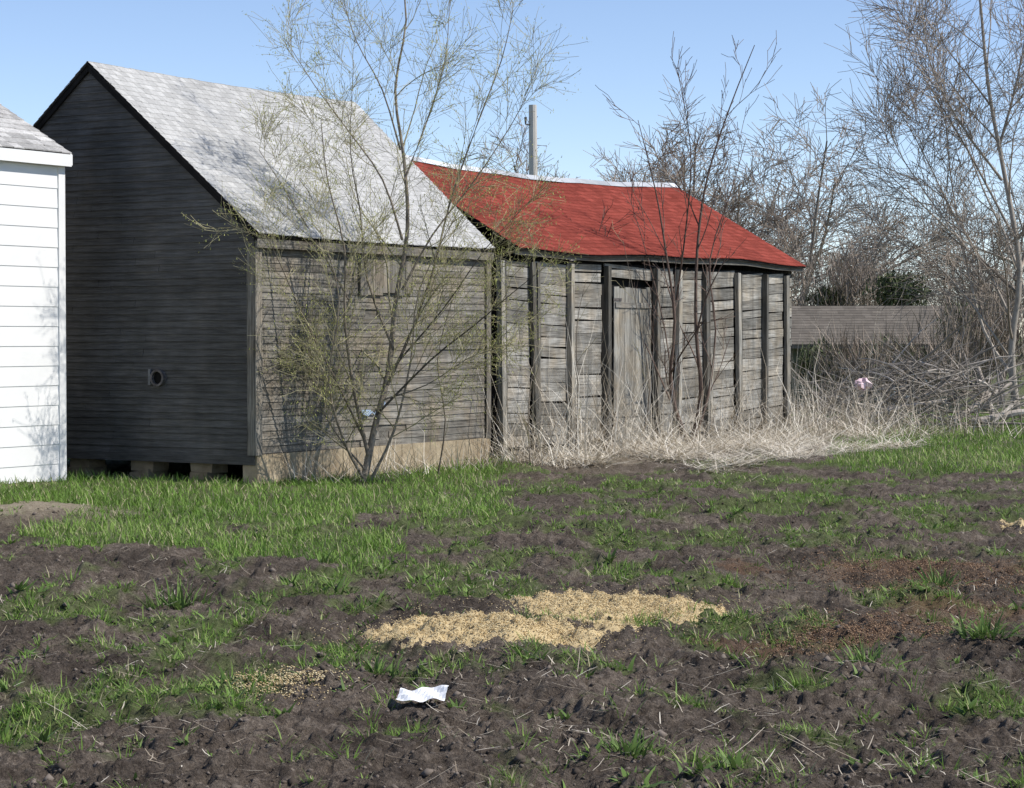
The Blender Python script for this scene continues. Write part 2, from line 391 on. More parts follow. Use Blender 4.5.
for xx in (1.6,3.3,4.8):
    mb=MB(); mb.box(xx-.2,xx+.2,4.6,4.9,-.25,.24,.4,.02); mb.build('foundation_pier',M['concrete'],barn)
mb=MB(); mb.box(-.02,.1,.0,5,.22,.315,.2,.004); mb.build('sill_beam',M['wy'],barn)
v=MB(); cy,cz=1.40,1.2
for k in range(20):
    a=2*math.pi*k/20; a2=2*math.pi*(k+1)/20
    for r0,r1,d0,d1 in ((.075,.10,.07,.07),(.10,.10,.07,.0),(.075,.075,.0,.07)):
        v.quad((-d0,cy+math.cos(a)*r0,cz+math.sin(a)*r0),(-d0,cy+math.cos(a2)*r0,cz+math.sin(a2)*r0),(-d1,cy+math.cos(a2)*r1,cz+math.sin(a2)*r1),(-d1,cy+math.cos(a)*r1,cz+math.sin(a)*r1))
vo=v.build('vent_pipe',M['metal'],barn)
v=MB(); v.v+=[(-.03,cy+math.cos(2*math.pi*k/20)*.076,cz+math.sin(2*math.pi*k/20)*.076) for k in range(20)]; v.f.append(tuple(range(20))[::-1]); v.sh.append(.5); v.build('opening_shade_disc',M['black'],vo)  # black disc paints the darkness inside the pipe
v=MB(); v.box(-.05,-.022,cy+.11,cy+.15,cz-.08,cz+.1,.3,.004); v.build('bracket',M['ring'],vo)
mb=MB()
for k in range(7): mb.box(2.0+k*.16,2.0+k*.16+.15,-.045,-.028,2.2+R.uniform(-.02,.02),2.62,R.uniform(.3,.7),.003)
mb.build('hatch',M['wz'],barn)
bs=MB()
X0=tx(359); Z0=.74; zc=[(0,.0),(.2,-.03),(.4,.01),(.55,-.02),(.75,.04),(1,.08)]
for (a,za),(b_,zb) in zip(zc[:-1],zc[1:]):
    h0=.05+.03*math.sin(a*9); h1=.05+.03*math.sin(b_*9)
    bs.quad((X0+.5*a,-.05-.02*math.sin(a*7),Z0+za),(X0+.5*b_,-.05-.02*math.sin(b_*7),Z0+zb),(X0+.5*b_,-.035,Z0+zb+h1),(X0+.5*a,-.035,Z0+za+h0),R.uniform(.2,.8))
o=bs.build('metal_scrap',M['blue']); o.location=(O0[0],O0[1],0); o.rotation_euler=(0,0,RZ)
tag(o,'small torn pale blue sheet metal scrap on the granary side wall','scrap metal')
# ---------------------------------------------------------------- red roof crib
crib=thing('corn_crib','long weathered corn crib with sagging red shingle roof and outside posts','barn',(O0[0],O0[1],0),RZ)
CX0,CX1=5.22,14.72
def cz_(x,y):
    f=max(0,min(1,(x-5.3)/9.7)); rid=4.28+.05*f-.13*math.sin(f*math.pi)**1.2+.012*math.sin(x*2.3)
    eav=2.88-.03*math.sin(f*math.pi*2+.5)-.015*math.sin(x*1.9)
    k=abs(y-2.37)/2.53
    return rid+(eav-rid)*k-.04*math.sin(k*math.pi)*math.sin(f*math.pi)
cxr=lambda f:(5.5+.25*f,14.90)
rf=MB(); shingles(rf,cxr,-.16,2.37,cz_,.11,.2,(.15,.9),lift=.010,jit=.004,patch=lambda x,y:.35*(float(fbm(x*.9,y*.9,18))-.5))
shingles(rf,cxr,4.90,2.37,cz_,.11,.2,(.15,.9),lift=.010,jit=.004)
croof=rf.build('roof',M['redshingle'],crib)
mb=MB(); deck(mb,cxr,-.14,2.37,cz_,nx=40,ny=14); deck(mb,cxr,4.88,2.37,cz_,nx=30); mb.build('roof_deck',M['darkwood'],croof)
mb=MB(); x=5.8
while x<14.87:
    x2=min(x+R.uniform(.5,1.1),14.9); r=R.uniform(0,.01)
    for s in(-1,1):
        mb.quad((x,2.37,cz_(x,2.37)+.045+r),(x2-.01,2.37,cz_(x2,2.37)+.045+r),(x2-.01,2.37+s*.1,cz_(x2,2.37+s*.1)+.02+r),(x,2.37+s*.1,cz_(x,2.37+s*.1)+.02+r),R.uniform(.1,.8))
    x=x2
mb.build('ridge_cap',M['ridge'],croof)
mb=MB(); x=5.5
while x<14.9:
    x2=min(x+1.2,14.9); za=cz_(x,-.1)-.05; zb=cz_(x2,-.1)-.05
    mb.hexa([(x,-.1,za-.07),(x2,-.1,zb-.07),(x2,-.07,zb-.07),(x,-.07,za-.07),(x,-.1,za),(x2,-.1,zb),(x2,-.07,zb),(x,-.07,za)],.0); x=x2
mb.build('fascia',M['cx'],crib)  # eave board in its darkest tone, painting in the soffit shadow
posts=[tx(p) for p in (501,535,569,605,655,676,706,738,763,786)]
dx0,dx1=tx(613),tx(650)
ZT=2.70
mb=MB()
edges=sorted([CX0]+posts[1:]+[CX1])
gaps=[.10,.0,.08,.0,.06,.0,.12,.0,.10,.04,.0]
for q_,(a,b_) in enumerate(zip(edges[:-1],edges[1:])):
    if b_-a<.1: continue
    z=.18; tilt=R.uniform(-.025,.025); gl_=gaps[q_%11]
    while z<ZT:
        hgt=R.uniform(.12,.2); z2=min(z+hgt,ZT+.02); g=R.choice((.004,.008,.014,.024))
        if not (a<(dx0+dx1)/2<b_ and z<2.4):
            t2=tilt+R.uniform(-.010,.010); dep=R.uniform(0,.012); sh=R.uniform(.05,1)
            A=a+R.uniform(.0,.02); B=b_-gl_-R.uniform(.0,.04)
            mb.hexa([(A,dep,z+t2),(B,dep,z-t2),(B,dep+.022,z-t2),(A,dep+.022,z+t2),(A,dep+R.uniform(0,.006),z2-g+t2),(B,dep,z2-g-t2),(B,dep+.022,z2-g-t2),(A,dep+.022,z2-g+t2)],sh)
        z=z2
mb.build('wall',M['cx'],crib)
mb=MB(); mb.box(CX0,CX1,.10,.12,.1,2.75,.5); mb.build('gap_shade_sheet',M['black'],crib)  # added black sheet, paints the dark interior behind the board gaps
for k,x in enumerate(posts):
    w=R.uniform(.08,.11)
    mb=MB(); mb.box(x-w/2,x+w/2,-.06-R.uniform(0,.03),-.003,.02+R.uniform(-.05,.05),ZT,(.8,.1,.9,.0,.3,.9,.1,.85,.1,.7)[k],.006,lx=R.uniform(-.13,.02))
    if k not in (4,): mb.box(x+w/2+.012,x+w/2+.075,-.03,-.004,.05,ZT-.01,R.choice((.0,.0,.2)),.006,lx=-.03)
    mb.build('post',M['cz'],crib)
d=MB(); n=7; w=(dx1-dx0)/n
for k in range(n): d.box(dx0+k*w,dx0+(k+1)*w-.005,-.02,.0,.14+R.uniform(-.03,.03),2.40+R.uniform(-.02,.02),R.uniform(.35,.8),.003)
do=d.build('door',M['cz'],crib)
for zz in (.5,2.1):
    mb=MB(); mb.box(dx0+.02,dx1-.02,-.04,-.022,zz,zz+.08,.4,.004); mb.build('batten',M['cx'],do)
for zz in (2.2,.42):
    mb=MB(); mb.box(dx0-.03,dx0+.22,-.03,-.024,zz,zz+.04,.3); mb.build('hinge',M['metal'],do)
mb=MB(); mb.box(CX0,CX1,-.03,.06,.02,.13,.3,.008); mb.build('sill_beam',M['cx'],crib)
for xx in (CX0,CX1):
    mb=MB(); mb.v+=[(xx,.03,.05),(xx,4.7,.05),(xx,4.7,2.8),(xx,2.37,4.1),(xx,.03,2.8)]; mb.f.append((0,1,2,3,4)); mb.sh.append(.4); mb.build('wall',M['darkwood'] if xx==CX0 else M['cz'],crib)  # near end wall toned dark, painting shade into the gap beside the granary
mb=MB(); clap(mb,lambda u,d,z:(u,4.72+d,z),.1,2.8,lambda z:(CX0,CX1),.16); mb.build('wall',M['cx'],crib)
mb=MB(); a,b_=posts[6]+.1,posts[7]-.05
mb.hexa([(a,-.022,.3),(a+.09,-.022,.3),(a+.09,-.002,.3),(a,-.002,.3),(a+.05,-.022,1.4),(a+.14,-.022,1.4),(a+.14,-.002,1.4),(a+.05,-.002,1.4)],.8); mb.build('brace',M['cz'],crib)
# ---------------------------------------------------------------- white building
wb=thing('white_shed','white lap-sided building with light grey roof at the left edge','building',(WO[0],WO[1],0),RZ)
wzf=lambda x,y:5.01-.56*abs(y-2.1)
mb=MB(); clap(mb,fs,.0,3.74,lambda z:(-9,-.1),.225,th=.012,blen=(9,9.1),shv=(.45,.55),clean=True); mb.box(-9,-.02,.004,.05,-.15,3.76,.5); mb.build('wall',M['white'],wb)
for xx in (-.01,-9):
    mb=MB(); mb.v+=[(xx,0,-.15),(xx,4.2,-.15),(xx,4.2,3.76),(xx,2.1,4.93),(xx,0,3.76)]; mb.f.append((0,1,2,3,4)); mb.sh.append(.5); mb.build('wall',M['white'],wb)
mb=MB(); mb.box(-9,-.02,4.15,4.2,-.15,3.76,.5); mb.build('wall',M['white'],wb)
mb=MB(); mb.box(-.1,.005,-.025,-.001,-.1,3.74,.55); mb.build('corner_board',M['white'],wb)
xr2=lambda f:(-9.15,.03)
mb=MB(); shingles(mb,xr2,-.1,2.1,wzf,.12,.2); shingles(mb,xr2,4.3,2.1,wzf,.12,.2); r_=mb.build('roof',M['brownshingle'],wb)
mb=MB(); deck(mb,xr2,-.08,2.1,wzf,.035); deck(mb,xr2,4.28,2.1,wzf,.035); mb.build('roof_deck',M['darkwood'],r_)
mb=MB(); z=wzf(0,-.1); mb.box(-9.15,.03,-.105,-.083,z-.15,z-.012,.5); mb.build('fascia',M['white'],wb)
mb=MB(); mb.box(-9.1,.02,-.083,-.027,z-.145,z-.125,.5); mb.build('soffit',M['white'],wb)
for a,b_ in ((-.1,2.098),(4.3,2.102)):
    mb=MB(); za=wzf(0,a)-.014; zb=wzf(0,b_)-.014
    mb.hexa([(.032,a,za-.12),(.05,a,za-.12),(.05,b_,zb-.12),(.032,b_,zb-.12),(.032,a,za),(.05,a,za),(.05,b_,zb),(.032,b_,zb)],.5)
    mb.build('rake_board',M['white'],wb)
# ---------------------------------------------------------------- trees
def rv(): return Vector((R.gauss(0,1),R.gauss(0,1),R.gauss(0,1)))
def grow(T,W,p,d,L,r,lev,Pm,tips=None):
    n=max(3,min(9,int(L/Pm['seg']))); pts=[p.copy()]; rad=[r]; d=d.normalized(); dirs=[d.copy()]
    r1=max(Pm['rmin'],r*(.35 if lev<Pm['max'] else .6))
    for i in range(n):
        d=(d+rv()*Pm['wig']+Vector((0,0,Pm['up']))).normalized()
        p=p+d*(L/n); pts.append(p.copy()); rad.append(r+(r1-r)*(i+1)/n); dirs.append(d.copy())
    (T if lev<=Pm['split'] else W).tube(pts,rad,6 if lev==0 else (5 if lev==1 else 3),R.random())
    if lev>=Pm['max']:
        if tips is not None: tips+=pts[1:]
        return
    kids(T,W,pts,rad,dirs,L,lev,Pm,tips)
def kids(T,W,pts,rad,dirs,L,lev,Pm,tips,f0=.2,cnt=None):
    c=cnt or Pm['n'][lev]; c=max(1,int(c*R.uniform(.75,1.25)+.5)); n=len(pts)-1
    for k in range(c):
        f=f0+(1-f0)*(k+R.random())/c; x=f*n; i=min(int(x),n-1); q=pts[i].lerp(pts[i+1],x-i); dd=dirs[min(i+1,len(dirs)-1)]
        ax=dd.cross(rv()); 
        if ax.length<1e-3: continue
        nd=Matrix.Rotation(math.radians(R.uniform(*Pm['ang'])),3,ax.normalized())@dd
        ll=L*R.uniform(*Pm['len'])*(1-.45*f)
        rr=max(Pm['rmin'],(rad[i])*R.uniform(.4,.6))
        grow(T,W,q,nd,max(ll,Pm['lmin']*R.uniform(.6,1.6)),rr,lev+1,Pm,tips)
def limb(T,W,path,r0,r1,Pm,tips,lev=0,f0=.25,cnt=None):
    pts=[]; n=len(path)
    for i in range(n-1):
        a=path[max(i-1,0)];b=path[i];c=path[i+1];e=path[min(i+2,n-1)]
        for k in range(3):
            t=k/3; pts.append(.5*((2*b)+(c-a)*t+(2*a-5*b+4*c-e)*t*t+(3*b-a-3*c+e)*t**3))
    pts.append(path[-1])
    m_=len(pts); rad=[r0+(r1-r0)*(i/(m_-1))**.7 for i in range(m_)]
    dirs=[(pts[min(i+1,m_-1)]-pts[max(i-1,0)]).normalized() for i in range(m_)]
    L=sum((pts[i+1]-pts[i]).length for i in range(m_-1))
    T.tube(pts,rad,8,R.random()); kids(T,W,pts,rad,dirs,L*.55,lev,Pm,tips,f0,cnt)
def pxtree(name,label,base,Y,paths,Pm,mt,mw,leaf=None,nleaf=0,ls=.03,leafmat=None,jit=.35):
    b=P(base[0],base[1],Y); b.z=float(height(b.x,b.y))-.05
    root=thing(name,label,'tree',b); T=MB();W=MB();tips=[]
    for pi,(pa,r0,r1) in enumerate(paths):
        pts=[]; diry=R.uniform(-1,1)*jit
        for i,q in enumerate(pa):
            v=P(q[0]+R.uniform(-3,3),q[1],Y+diry*(i/max(1,len(pa)-1))*1.6)-b; pts.append(v)
        limb(T,W,pts,r0,r1,Pm,tips,0,.15)
    T.build('trunk',mt,root,True); W.build('crown',mw,root)
    if nleaf:
        A=np.array([tuple(R.choice(tips)) for _ in range(nleaf)])+NR.normal(0,.03,(nleaf,3))
        V,Q_=blades(A,NR.uniform(0,6.28,nleaf),NR.uniform(.6,1.4,nleaf)*ls,NR.uniform(.2,2.2,nleaf),NR.uniform(0,.8,nleaf),np.full(nleaf,ls*.4),k=1)
        npmesh('leaves',V,Q_,leafmat,NR.rand(nleaf),root)
    return root
PA=dict(seg=.16,wig=.10,up=.04,n=[10,6,4],ang=(20,55),len=(.32,.62),lmin=.26,rmin=.0023,max=3,split=0)
pxtree('budding_tree','leaning multi-stemmed tree with yellow-green spring buds in front of the grey granary',(366,478),25.5,[
 ([(366,482),(372,430),(388,372),(398,300),(405,230),(402,160),(398,90),(404,20),(398,-40)],.05,.007),
 ([(386,385),(412,335),(436,270),(452,200),(480,120),(500,60),(515,10)],.022,.004),
 ([(368,455),(352,395),(344,320),(347,250),(330,180),(318,120)],.028,.004),
 ([(404,240),(385,180),(350,130),(312,85),(285,40)],.016,.003),
 ([(400,290),(430,235),(472,180),(510,125),(535,80)],.016,.003),
 ([(378,415),(430,360),(475,325),(510,295),(540,270)],.016,.003),
 ([(366,440),(335,380),(305,320),(280,270),(262,225)],.017,.003),
 ([(380,400),(425,385),(465,360),(492,350)],.012,.003),
 ([(403,180),(425,120),(445,60),(450,0)],.014,.003),
 ([(346,300),(315,240),(285,190),(262,150)],.012,.003),
 ([(368,470),(340,440),(318,400),(305,340)],.014,.003),
 ([(392,350),(370,280),(362,210),(350,150),(352,60)],.018,.003),
 ([(402,150),(380,90),(355,40),(345,-5)],.013,.003),
 ([(388,372),(440,310),(485,250),(520,210)],.014,.003),
 ([(348,390),(305,370),(280,345)],.010,.003),
 ([(362,480),(346,440),(330,380),(338,300),(322,230)],.022,.004),
 ([(370,480),(392,430),(410,360),(420,290),(460,210)],.022,.004),
 ],PA,M['barkA'],M['twigA'],nleaf=22000,ls=.03,leafmat=M['bud'],jit=.8)
PB=dict(seg=.2,wig=.10,up=.06,n=[7,3,2],ang=(18,42),len=(.3,.55),lmin=.25,rmin=.004,max=3,split=0)
pxtree('bare_sapling_tree','bare reddish multi-stemmed tree in front of the corn crib wall',(690,446),33,[
 ([(690,448),(700,395),(694,330),(700,250),(708,180),(728,110),(752,45)],.045,.006),
 ([(688,448),(672,390),(676,320),(668,250),(655,190),(640,120)],.04,.005),
 ([(692,448),(706,400),(716,330),(712,260),(730,190),(748,140)],.025,.005),
 ([(686,448),(672,400),(664,330),(650,260),(628,190)],.02,.004),
 ([(676,300),(688,220),(692,150),(676,70)],.018,.004),
 ([(668,400),(640,330),(610,280),(596,230)],.014,.004),
 ],PB,M['barkB'],M['barkB'],jit=.5)
PR=dict(seg=.3,wig=.08,up=.02,n=[12,6,5],ang=(22,52),len=(.36,.68),lmin=.55,rmin=.005,max=3,split=0)
pxtree('grey_bare_tree','tall bare grey tree spreading over the brush pile at the right edge',(1016,412),42,[
 ([(1016,415),(1012,350),(1017,270),(1004,180),(990,90),(978,-10),(970,-90)],.085,.015),
 ([(1016,330),(985,270),(950,210),(920,150),(893,95)],.035,.006),
 ([(1012,360),(970,300),(925,255),(890,225)],.028,.006),
 ([(1010,230),(970,150),(930,90),(905,40)],.03,.006),
 ([(1017,280),(1045,200),(1060,100),(1070,0)],.05,.008),
 ([(1000,150),(1020,80),(1030,0)],.035,.007),
 ([(1004,180),(960,120),(930,60),(922,-20)],.03,.006),
 ([(1014,380),(985,330),(965,250),(950,160),(945,60)],.04,.007),
 ([(965,250),(925,190),(900,150),(885,110)],.02,.006),
 ],PR,M['barkG'],M['twigG'],jit=1.0)
PR2=dict(PR); PR2['n']=[8,5,3]
pxtree('leaning_bare_tree','thinner leaning bare tree just outside the right edge behind the tall grey tree',(1052,405),45,[
 ([(1052,408),(1036,330),(1010,250),(985,190),(955,120)],.06,.01),
 ([(1036,330),(1046,240),(1040,140),(1035,60)],.045,.01),
 ([(1010,260),(960,240),(915,200),(885,170)],.03,.008)],PR2,M['barkG'],M['twigG'],jit=1.0)
PS=dict(seg=.15,wig=.12,up=.08,n=[4,2],ang=(18,45),len=(.3,.5),lmin=.12,rmin=.0025,max=2,split=0)
for (bx_,by_,Y,pa,lab) in (
 (438,474,26.6,[(438,476),(444,420),(440,360),(450,300)],'thin sapling beside the right end of the granary foundation'),
 (533,470,28.4,[(533,470),(528,410),(536,340),(530,270)],'thin upright sapling at the left bays of the corn crib'),
 (572,462,29.6,[(572,462),(580,400),(574,330),(584,280)],'spindly sapling right of the third crib post'),
 (640,452,32.0,[(640,452),(648,390),(640,310),(622,240)],'slim sapling leaning left in front of the crib door')):
    pxtree('sapling',lab,(bx_,by_),Y,[(pa,.013,.003)],PS,M['barkA'],M['twigA'],jit=.3)
# far trees: rounded crowns
def proto(h,seedn,spread,name,n=(11,8,6)):
    R.seed(seedn); root=thing(name,'','tree'); T=MB();W=MB()
    Pm=dict(seg=h*.05,wig=.08,up=-.002,n=[0]+list(n),ang=(22,58),len=(.36,.55),lmin=h*.05,rmin=.0085,max=4,split=1)
    pts=[Vector((0,0,-.3)),Vector((.1,0,h*.10)),Vector((0,.1,h*.2))]
    T.tube(pts,[h*.02,h*.016,h*.014],8)
    for k in range(13):
        a=k*2.4+R.random()*.6; el=math.radians(90-spread*math.sqrt((k+.5)/13)*R.uniform(.85,1.1))
        grow(T,W,pts[2]-Vector((0,0,h*.08*R.random())),Vector((math.cos(a)*math.cos(el),math.sin(a)*math.cos(el),math.sin(el))),h*R.uniform(.62,.72)*(.68+.32*math.sin(el)),h*.0075,1,Pm)
    T.build('trunk',M['barkF'],root); W.build('crown',M['twigF'],root)
    return root
def copy_tree(o,parent=None):
    c=o.copy(); C.objects.link(c)
    if parent: c.parent=parent
    for ch in list(o.children): copy_tree(ch,c)
    return c
PT=[proto(10,3,72,'far_tree'),proto(10,9,62,'far_tree')]
far=[(790,84,1.22,0,'round-crowned bare tree behind the right end of the crib roof'),
 (702,88,1.30,1,'bare tree rising behind the middle of the red roof'),
 (574,90,1.16,1,'bare tree just showing above the ridge beside the utility pole'),
 (1000,90,.95,1,'bare tree behind the tall grey tree at the right'),
 (938,120,.95,0,'small distant bare tree left of the tall grey tree'),
 (645,115,1.42,0,'farthest bare tree faintly above the red ridge')]
used=set()
for i,(px,Y,s,k,lab) in enumerate(far):
    o=PT[k] if k not in used else copy_tree(PT[k]); used.add(k)
    o.location=((px-512)/F*Y,Y,-1.2); o.rotation_euler=(0,0,i*1.7); o.scale=(s,s,s*R.uniform(.97,1.02)); o['label']=lab; o['group']='bare trees beyond the buildings'
R.seed(21)
N=20000
xs=NR.uniform(-50,75,N); ys=NR.uniform(112,125,N)
hh=(2.2+1.8*fbm(xs*.12,ys*.0,4)+1.4*fbm(xs*.6,ys*0,6))
bs_=np.stack([xs,ys,-.8+NR.rand(N)*hh*.75],1)
V,Q_=blades(bs_,NR.uniform(0,6.28,N),NR.uniform(.5,1.3,N),NR.uniform(0,.8,N),NR.uniform(-.3,.5,N),np.full(N,.04),k=2)
tag(npmesh('treeline',V,Q_,M['twigF'],np.repeat(NR.rand(N),2)),'far-off brown bare hedgerow along the horizon','treeline',kind='stuff')
def bush(px,py0,py1,w,Y,mat,n,name,label,leafy=True):
    x=(px-512)/F*Y; zt=H+(335-py0)/F*Y; zb=H+(335-py1)/F*Y; rz=(zt-zb)/2; rx=w/F*Y/2
    root=thing(name,label,'bush',(x,Y,zb)); 
    A=NR.normal(0,1,(n,3)); A/=np.linalg.norm(A,axis=1)[:,None]; A*=(NR.rand(n)**.4)[:,None]
    lump=.35+1.3*fbm(A[:,0]*3.5+5,A[:,2]*3.5+A[:,1]*2,int(px),3)
    A=A*lump[:,None]*np.array([rx,rx*.8,rz])+np.array([0,0,rz])
    sz=.16 if leafy else .6
    V,Q_=blades(A,NR.uniform(0,6.28,n),NR.uniform(.6,1.5,n)*sz,NR.uniform(0,1.6 if leafy else .9,n),NR.uniform(0,.6,n),np.full(n,.07 if leafy else .018),k=1 if leafy else 2)
    npmesh('foliage',V,Q_,mat,np.repeat(NR.rand(n),1 if leafy else 2),root)
    T=MB()
    for k in range(6): T.tube([Vector((0,0,-1.)),Vector((R.uniform(-.2,.2)*rx,R.uniform(-.2,.2)*rx,rz*.6)),Vector((R.uniform(-.6,.6)*rx,R.uniform(-.6,.6)*rx,rz*1.3))],[.05,.04,.02],5)
    T.build('stem',M['barkF'],root)
bush(900,272,314,62,68,M['ever'],2200,'evergreen_bush','dark green evergreen bush right above the low house roof')
bush(829,288,312,40,70,M['ever'],1200,'evergreen_bush','small dark evergreen bush above the left end of the low house')
bush(965,305,360,60,58,M['ever'],900,'evergreen_bush','dark bush beside the right end of the low house')
bush(825,346,385,70,54,M['ever'],1500,'hedge_bush','dark hedge bush at the left end of the low house wall')
bush(885,344,385,80,54,M['ever'],1600,'hedge_bush','dark hedge bush in front of the middle of the low house wall')
bush(845,252,330,110,70,M['twigF'],2000,'twiggy_bush','brown twiggy bush beyond the crib, left of the evergreen',False)
bush(985,290,400,120,50,M['twigF'],1500,'twiggy_bush','tangled leafless bush beneath the tall grey tree',False)
bush(925,335,410,150,47,M['twigF'],800,'twiggy_bush','low leafless thicket behind the brush pile',False)
bush(850,335,410,90,48,M['twigF'],500,'twiggy_bush','low leafless thicket in front of the left end of the low house',False)
hx0,hx1=(775-512)/F*60,(958-512)/F*60
hb=thing('low_house','low distant house with brown roof behind the brush pile','house',(hx0,60,-1.2),math.radians(-3))
L=hx1-hx0
mb=MB(); mb.box(0,L,0,.1,0,2.75,.5); mb.box(0,L,5,5.1,0,2.75,.5); mb.box(0,.1,.1,5,0,2.75,.5); mb.box(L-.1,L,.1,5,0,2.75,.5); mb.build('wall',M['olive'],hb)
hz=lambda x,y:3.72-.36*abs(y-2.5)
hr=lambda f:(-.4,L+.4)
mb=MB(); shingles(mb,hr,-.5,2.5,hz,.2,.3); shingles(mb,hr,5.5,2.5,hz,.2,.3); deck(mb,hr,-.48,2.5,hz,.1); deck(mb,hr,5.48,2.5,hz,.1); mb.build('roof',simple('house_shingle',((.13,.112,.09),(.175,.152,.125)),4,vary=.15),hb)
for wx_ in (1.2,3.2):
    f_=MB(); f_.box(wx_,wx_+.9,-.04,-.005,1.2,2.2,.5); fo=f_.build('window',M['white'],hb)
    f_=MB(); f_.box(wx_+.06,wx_+.84,-.05,-.042,1.26,2.14,.5); f_.build('pane',M['glass'],fo)
b0=P(534,172,50); z=float(height(b0.x,50))
up_=thing('utility_pole','weathered wooden utility pole standing behind the red roof','pole',(b0.x,50,z))
T=MB(); ht=P(534,105,50).z-z; T.tube([Vector((0,0,-.2)),Vector((0,0,ht*.5)),Vector((-.03,0,ht))],[.14,.11,.09],12,cap=True); T.build('post',M['pole'],up_,False)
T=MB(); T.tube([Vector((-.1,-.05,ht-.45)),Vector((-.19,-.08,ht-.44)),Vector((-.19,-.08,ht-.28))],[.02,.02,.035],8,cap=True); T.build('insulator',M['metal'],up_)
# ---------------------------------------------------------------- brush pile
cx_,cy_=(900-512)/F*41,41.
bp=thing('brush_pile','long heap of dead pale branches in the weeds right of the crib','brush pile',(cx_,cy_,0))
mb=MB()
for k in range(400):
    x=R.uniform(-1.9,2.2); 
    if R.random()<.35: x=R.gauss(.4,.9)
    env=1.25*math.exp(-((x-.35)/1.7)**2)+.2
    p=Vector((x,R.uniform(-.9,.9),R.uniform(0,env*.85))); a=R.gauss(0,.7)+(math.pi if R.random()<.5 else 0); 
    d=Vector((math.cos(a),R.uniform(-.5,.5),R.uniform(-.2,1.0))).normalized(); L=R.uniform(.4,1.7); r=R.choice((.006,.008,.01,.014,.022,.03))
    pts=[p]
    for q in range(4):
        d=(d+rv()*.15+Vector((0,0,-.05))).normalized(); pts.append(pts[-1]+d*L/4)
    for q in pts: q.z=max(q.z,.03)
    mb.tube(pts,[r,r*.9,r*.7,r*.5,r*.3],5,R.random())
mb.build('branches',M['brush'],bp)
for (a,b_,r) in (((.9,-.5,.1),(2.1,.1,.8),.05),((1.7,-.3,.1),(1.5,.2,1.1),.05),((-1.,-.6,.12),(.8,-.4,.5),.05),((1.2,-.7,.1),(2.9,-.6,.35),.07)):
    mb=MB(); a=Vector(a);b_=Vector(b_); mb.tube([a,a.lerp(b_,.5)+Vector((0,0,.05)),b_],[r,r*.9,r*.6],8,.8,cap=True); mb.build('log',M['brush'],bp)
pv=P(863,384,39.6); mb=MB(); n=10
rr=lambda i,j:.12*(1+.35*math.sin(i*2.7+j*1.9)*math.cos(j*3.1))
for i in range(n):
    for j in range(6):
        def q(i,j):
            j_=j; i_=i%n; a=2*math.pi*i_/n; t=math.pi*j_/6; r=rr(i_,j_); return (r*1.2*math.sin(t)*math.cos(a),r*math.sin(t)*math.sin(a),r*.8*math.cos(t))
        mb.quad(q(i,j),q(i,j+1),q(i+1,j+1),q(i+1,j),.5)
o=mb.build('plastic_bag',M['pink']); o.location=pv; tag(o,'small pink-white plastic bag caught on the brush pile','plastic bag')
# ---------------------------------------------------------------- grass
def scatter(N,y0,y1,hw=.27,ex=.6):
    Y=np.exp(NR.uniform(math.log(y0),math.log(y1),N)); X=NR.uniform(-1,1,N)*(hw*Y+ex); return X,Y
parts=[]
piles=[(495,630,.60,.50),(625,608,.50,.55)]
def inpile(x,y):
    m=np.zeros(len(x),bool)
    for a,b_,rx,ry in piles:
        gx,gy=G(a,b_); m|=(((x-gx)/rx)**2+((y-gy)/ry)**2)<.6
    return m
X,Y=scatter(430000,7.3,50)
g=gmask(X,Y); bg=base_g(X,Y); cl=sm(.42,.62,fbm(X*5,Y*4,13,3))
keep=(NR.rand(len(X))<g*np.where(bg>.6,.45+.55*cl,(.08+.92*cl)*np.where(bg>.45,.7,.2)))&~inside(X,Y)&~inpile(X,Y)
t_,s_=loc(X,Y); keep&=~((s_>-1.3)&(t_>5)&(t_<16)&(s_<1)&(NR.rand(len(X))<.8))
keep&=~((((X+4.55)/.6)**2+((Y-20.6)/.7)**2)<1)
X,Y,bg=X[keep],Y[keep],bg[keep]; n=len(X)
hgt=np.where(bg>.5,NR.uniform(.03,.16,n)*(.4+1.1*fbm(X*1.6,Y*1.6,99)),NR.uniform(.025,.07,n))
V,Q_=blades(np.stack([X,Y,height(X,Y)-.01],1),NR.uniform(0,6.28,n),hgt,NR.uniform(.1,.9,n),NR.uniform(.2,1.4,n),.003+.0003*Y,k=2)
sh=np.clip(NR.normal(.52,.2,n)+.9*(fbm(X*.8,Y*.8,71)-.5),0,.97); sh[NR.rand(n)<.09]=1.
parts.append((V,Q_,np.repeat(sh,2)))
X,Y=scatter(10500,7.6,26); g=gmask(X,Y); bg=base_g(X,Y)
keep=(NR.rand(len(X))<(.06+.8*g))&(bg<.75)&~inside(X,Y)&~inpile(X,Y); X,Y=X[keep],Y[keep]
nb=NR.randint(4,34,len(X)); sz=NR.uniform(.4,1.35,len(X))
XX_=np.repeat(X,nb); YY_=np.repeat(Y,nb); S_=np.repeat(sz,nb); n=len(XX_); az=NR.uniform(0,6.28,n); rr_=NR.rand(n)*.07*S_
bx=XX_+np.cos(az)*rr_; by=YY_+np.sin(az)*rr_
V,Q_=blades(np.stack([bx,by,height(bx,by)-.01],1),az,NR.uniform(.03,.11,n)*S_,NR.uniform(.2,1.3,n),NR.uniform(.2,1.2,n),.0035+.0002*by,k=3)
sh=np.clip(NR.normal(.5,.2,n)+np.repeat(NR.normal(0,.18,len(X)),nb),0,.97); sh[NR.rand(n)<.08]=1
parts.append((V,Q_,np.repeat(sh,3)))
V,Q_,S=cat_(parts)
tag(npmesh('grass',V,Q_,M['grass'],S),'short spring grass growing in patches over the soil and beside the buildings','grass',kind='stuff')
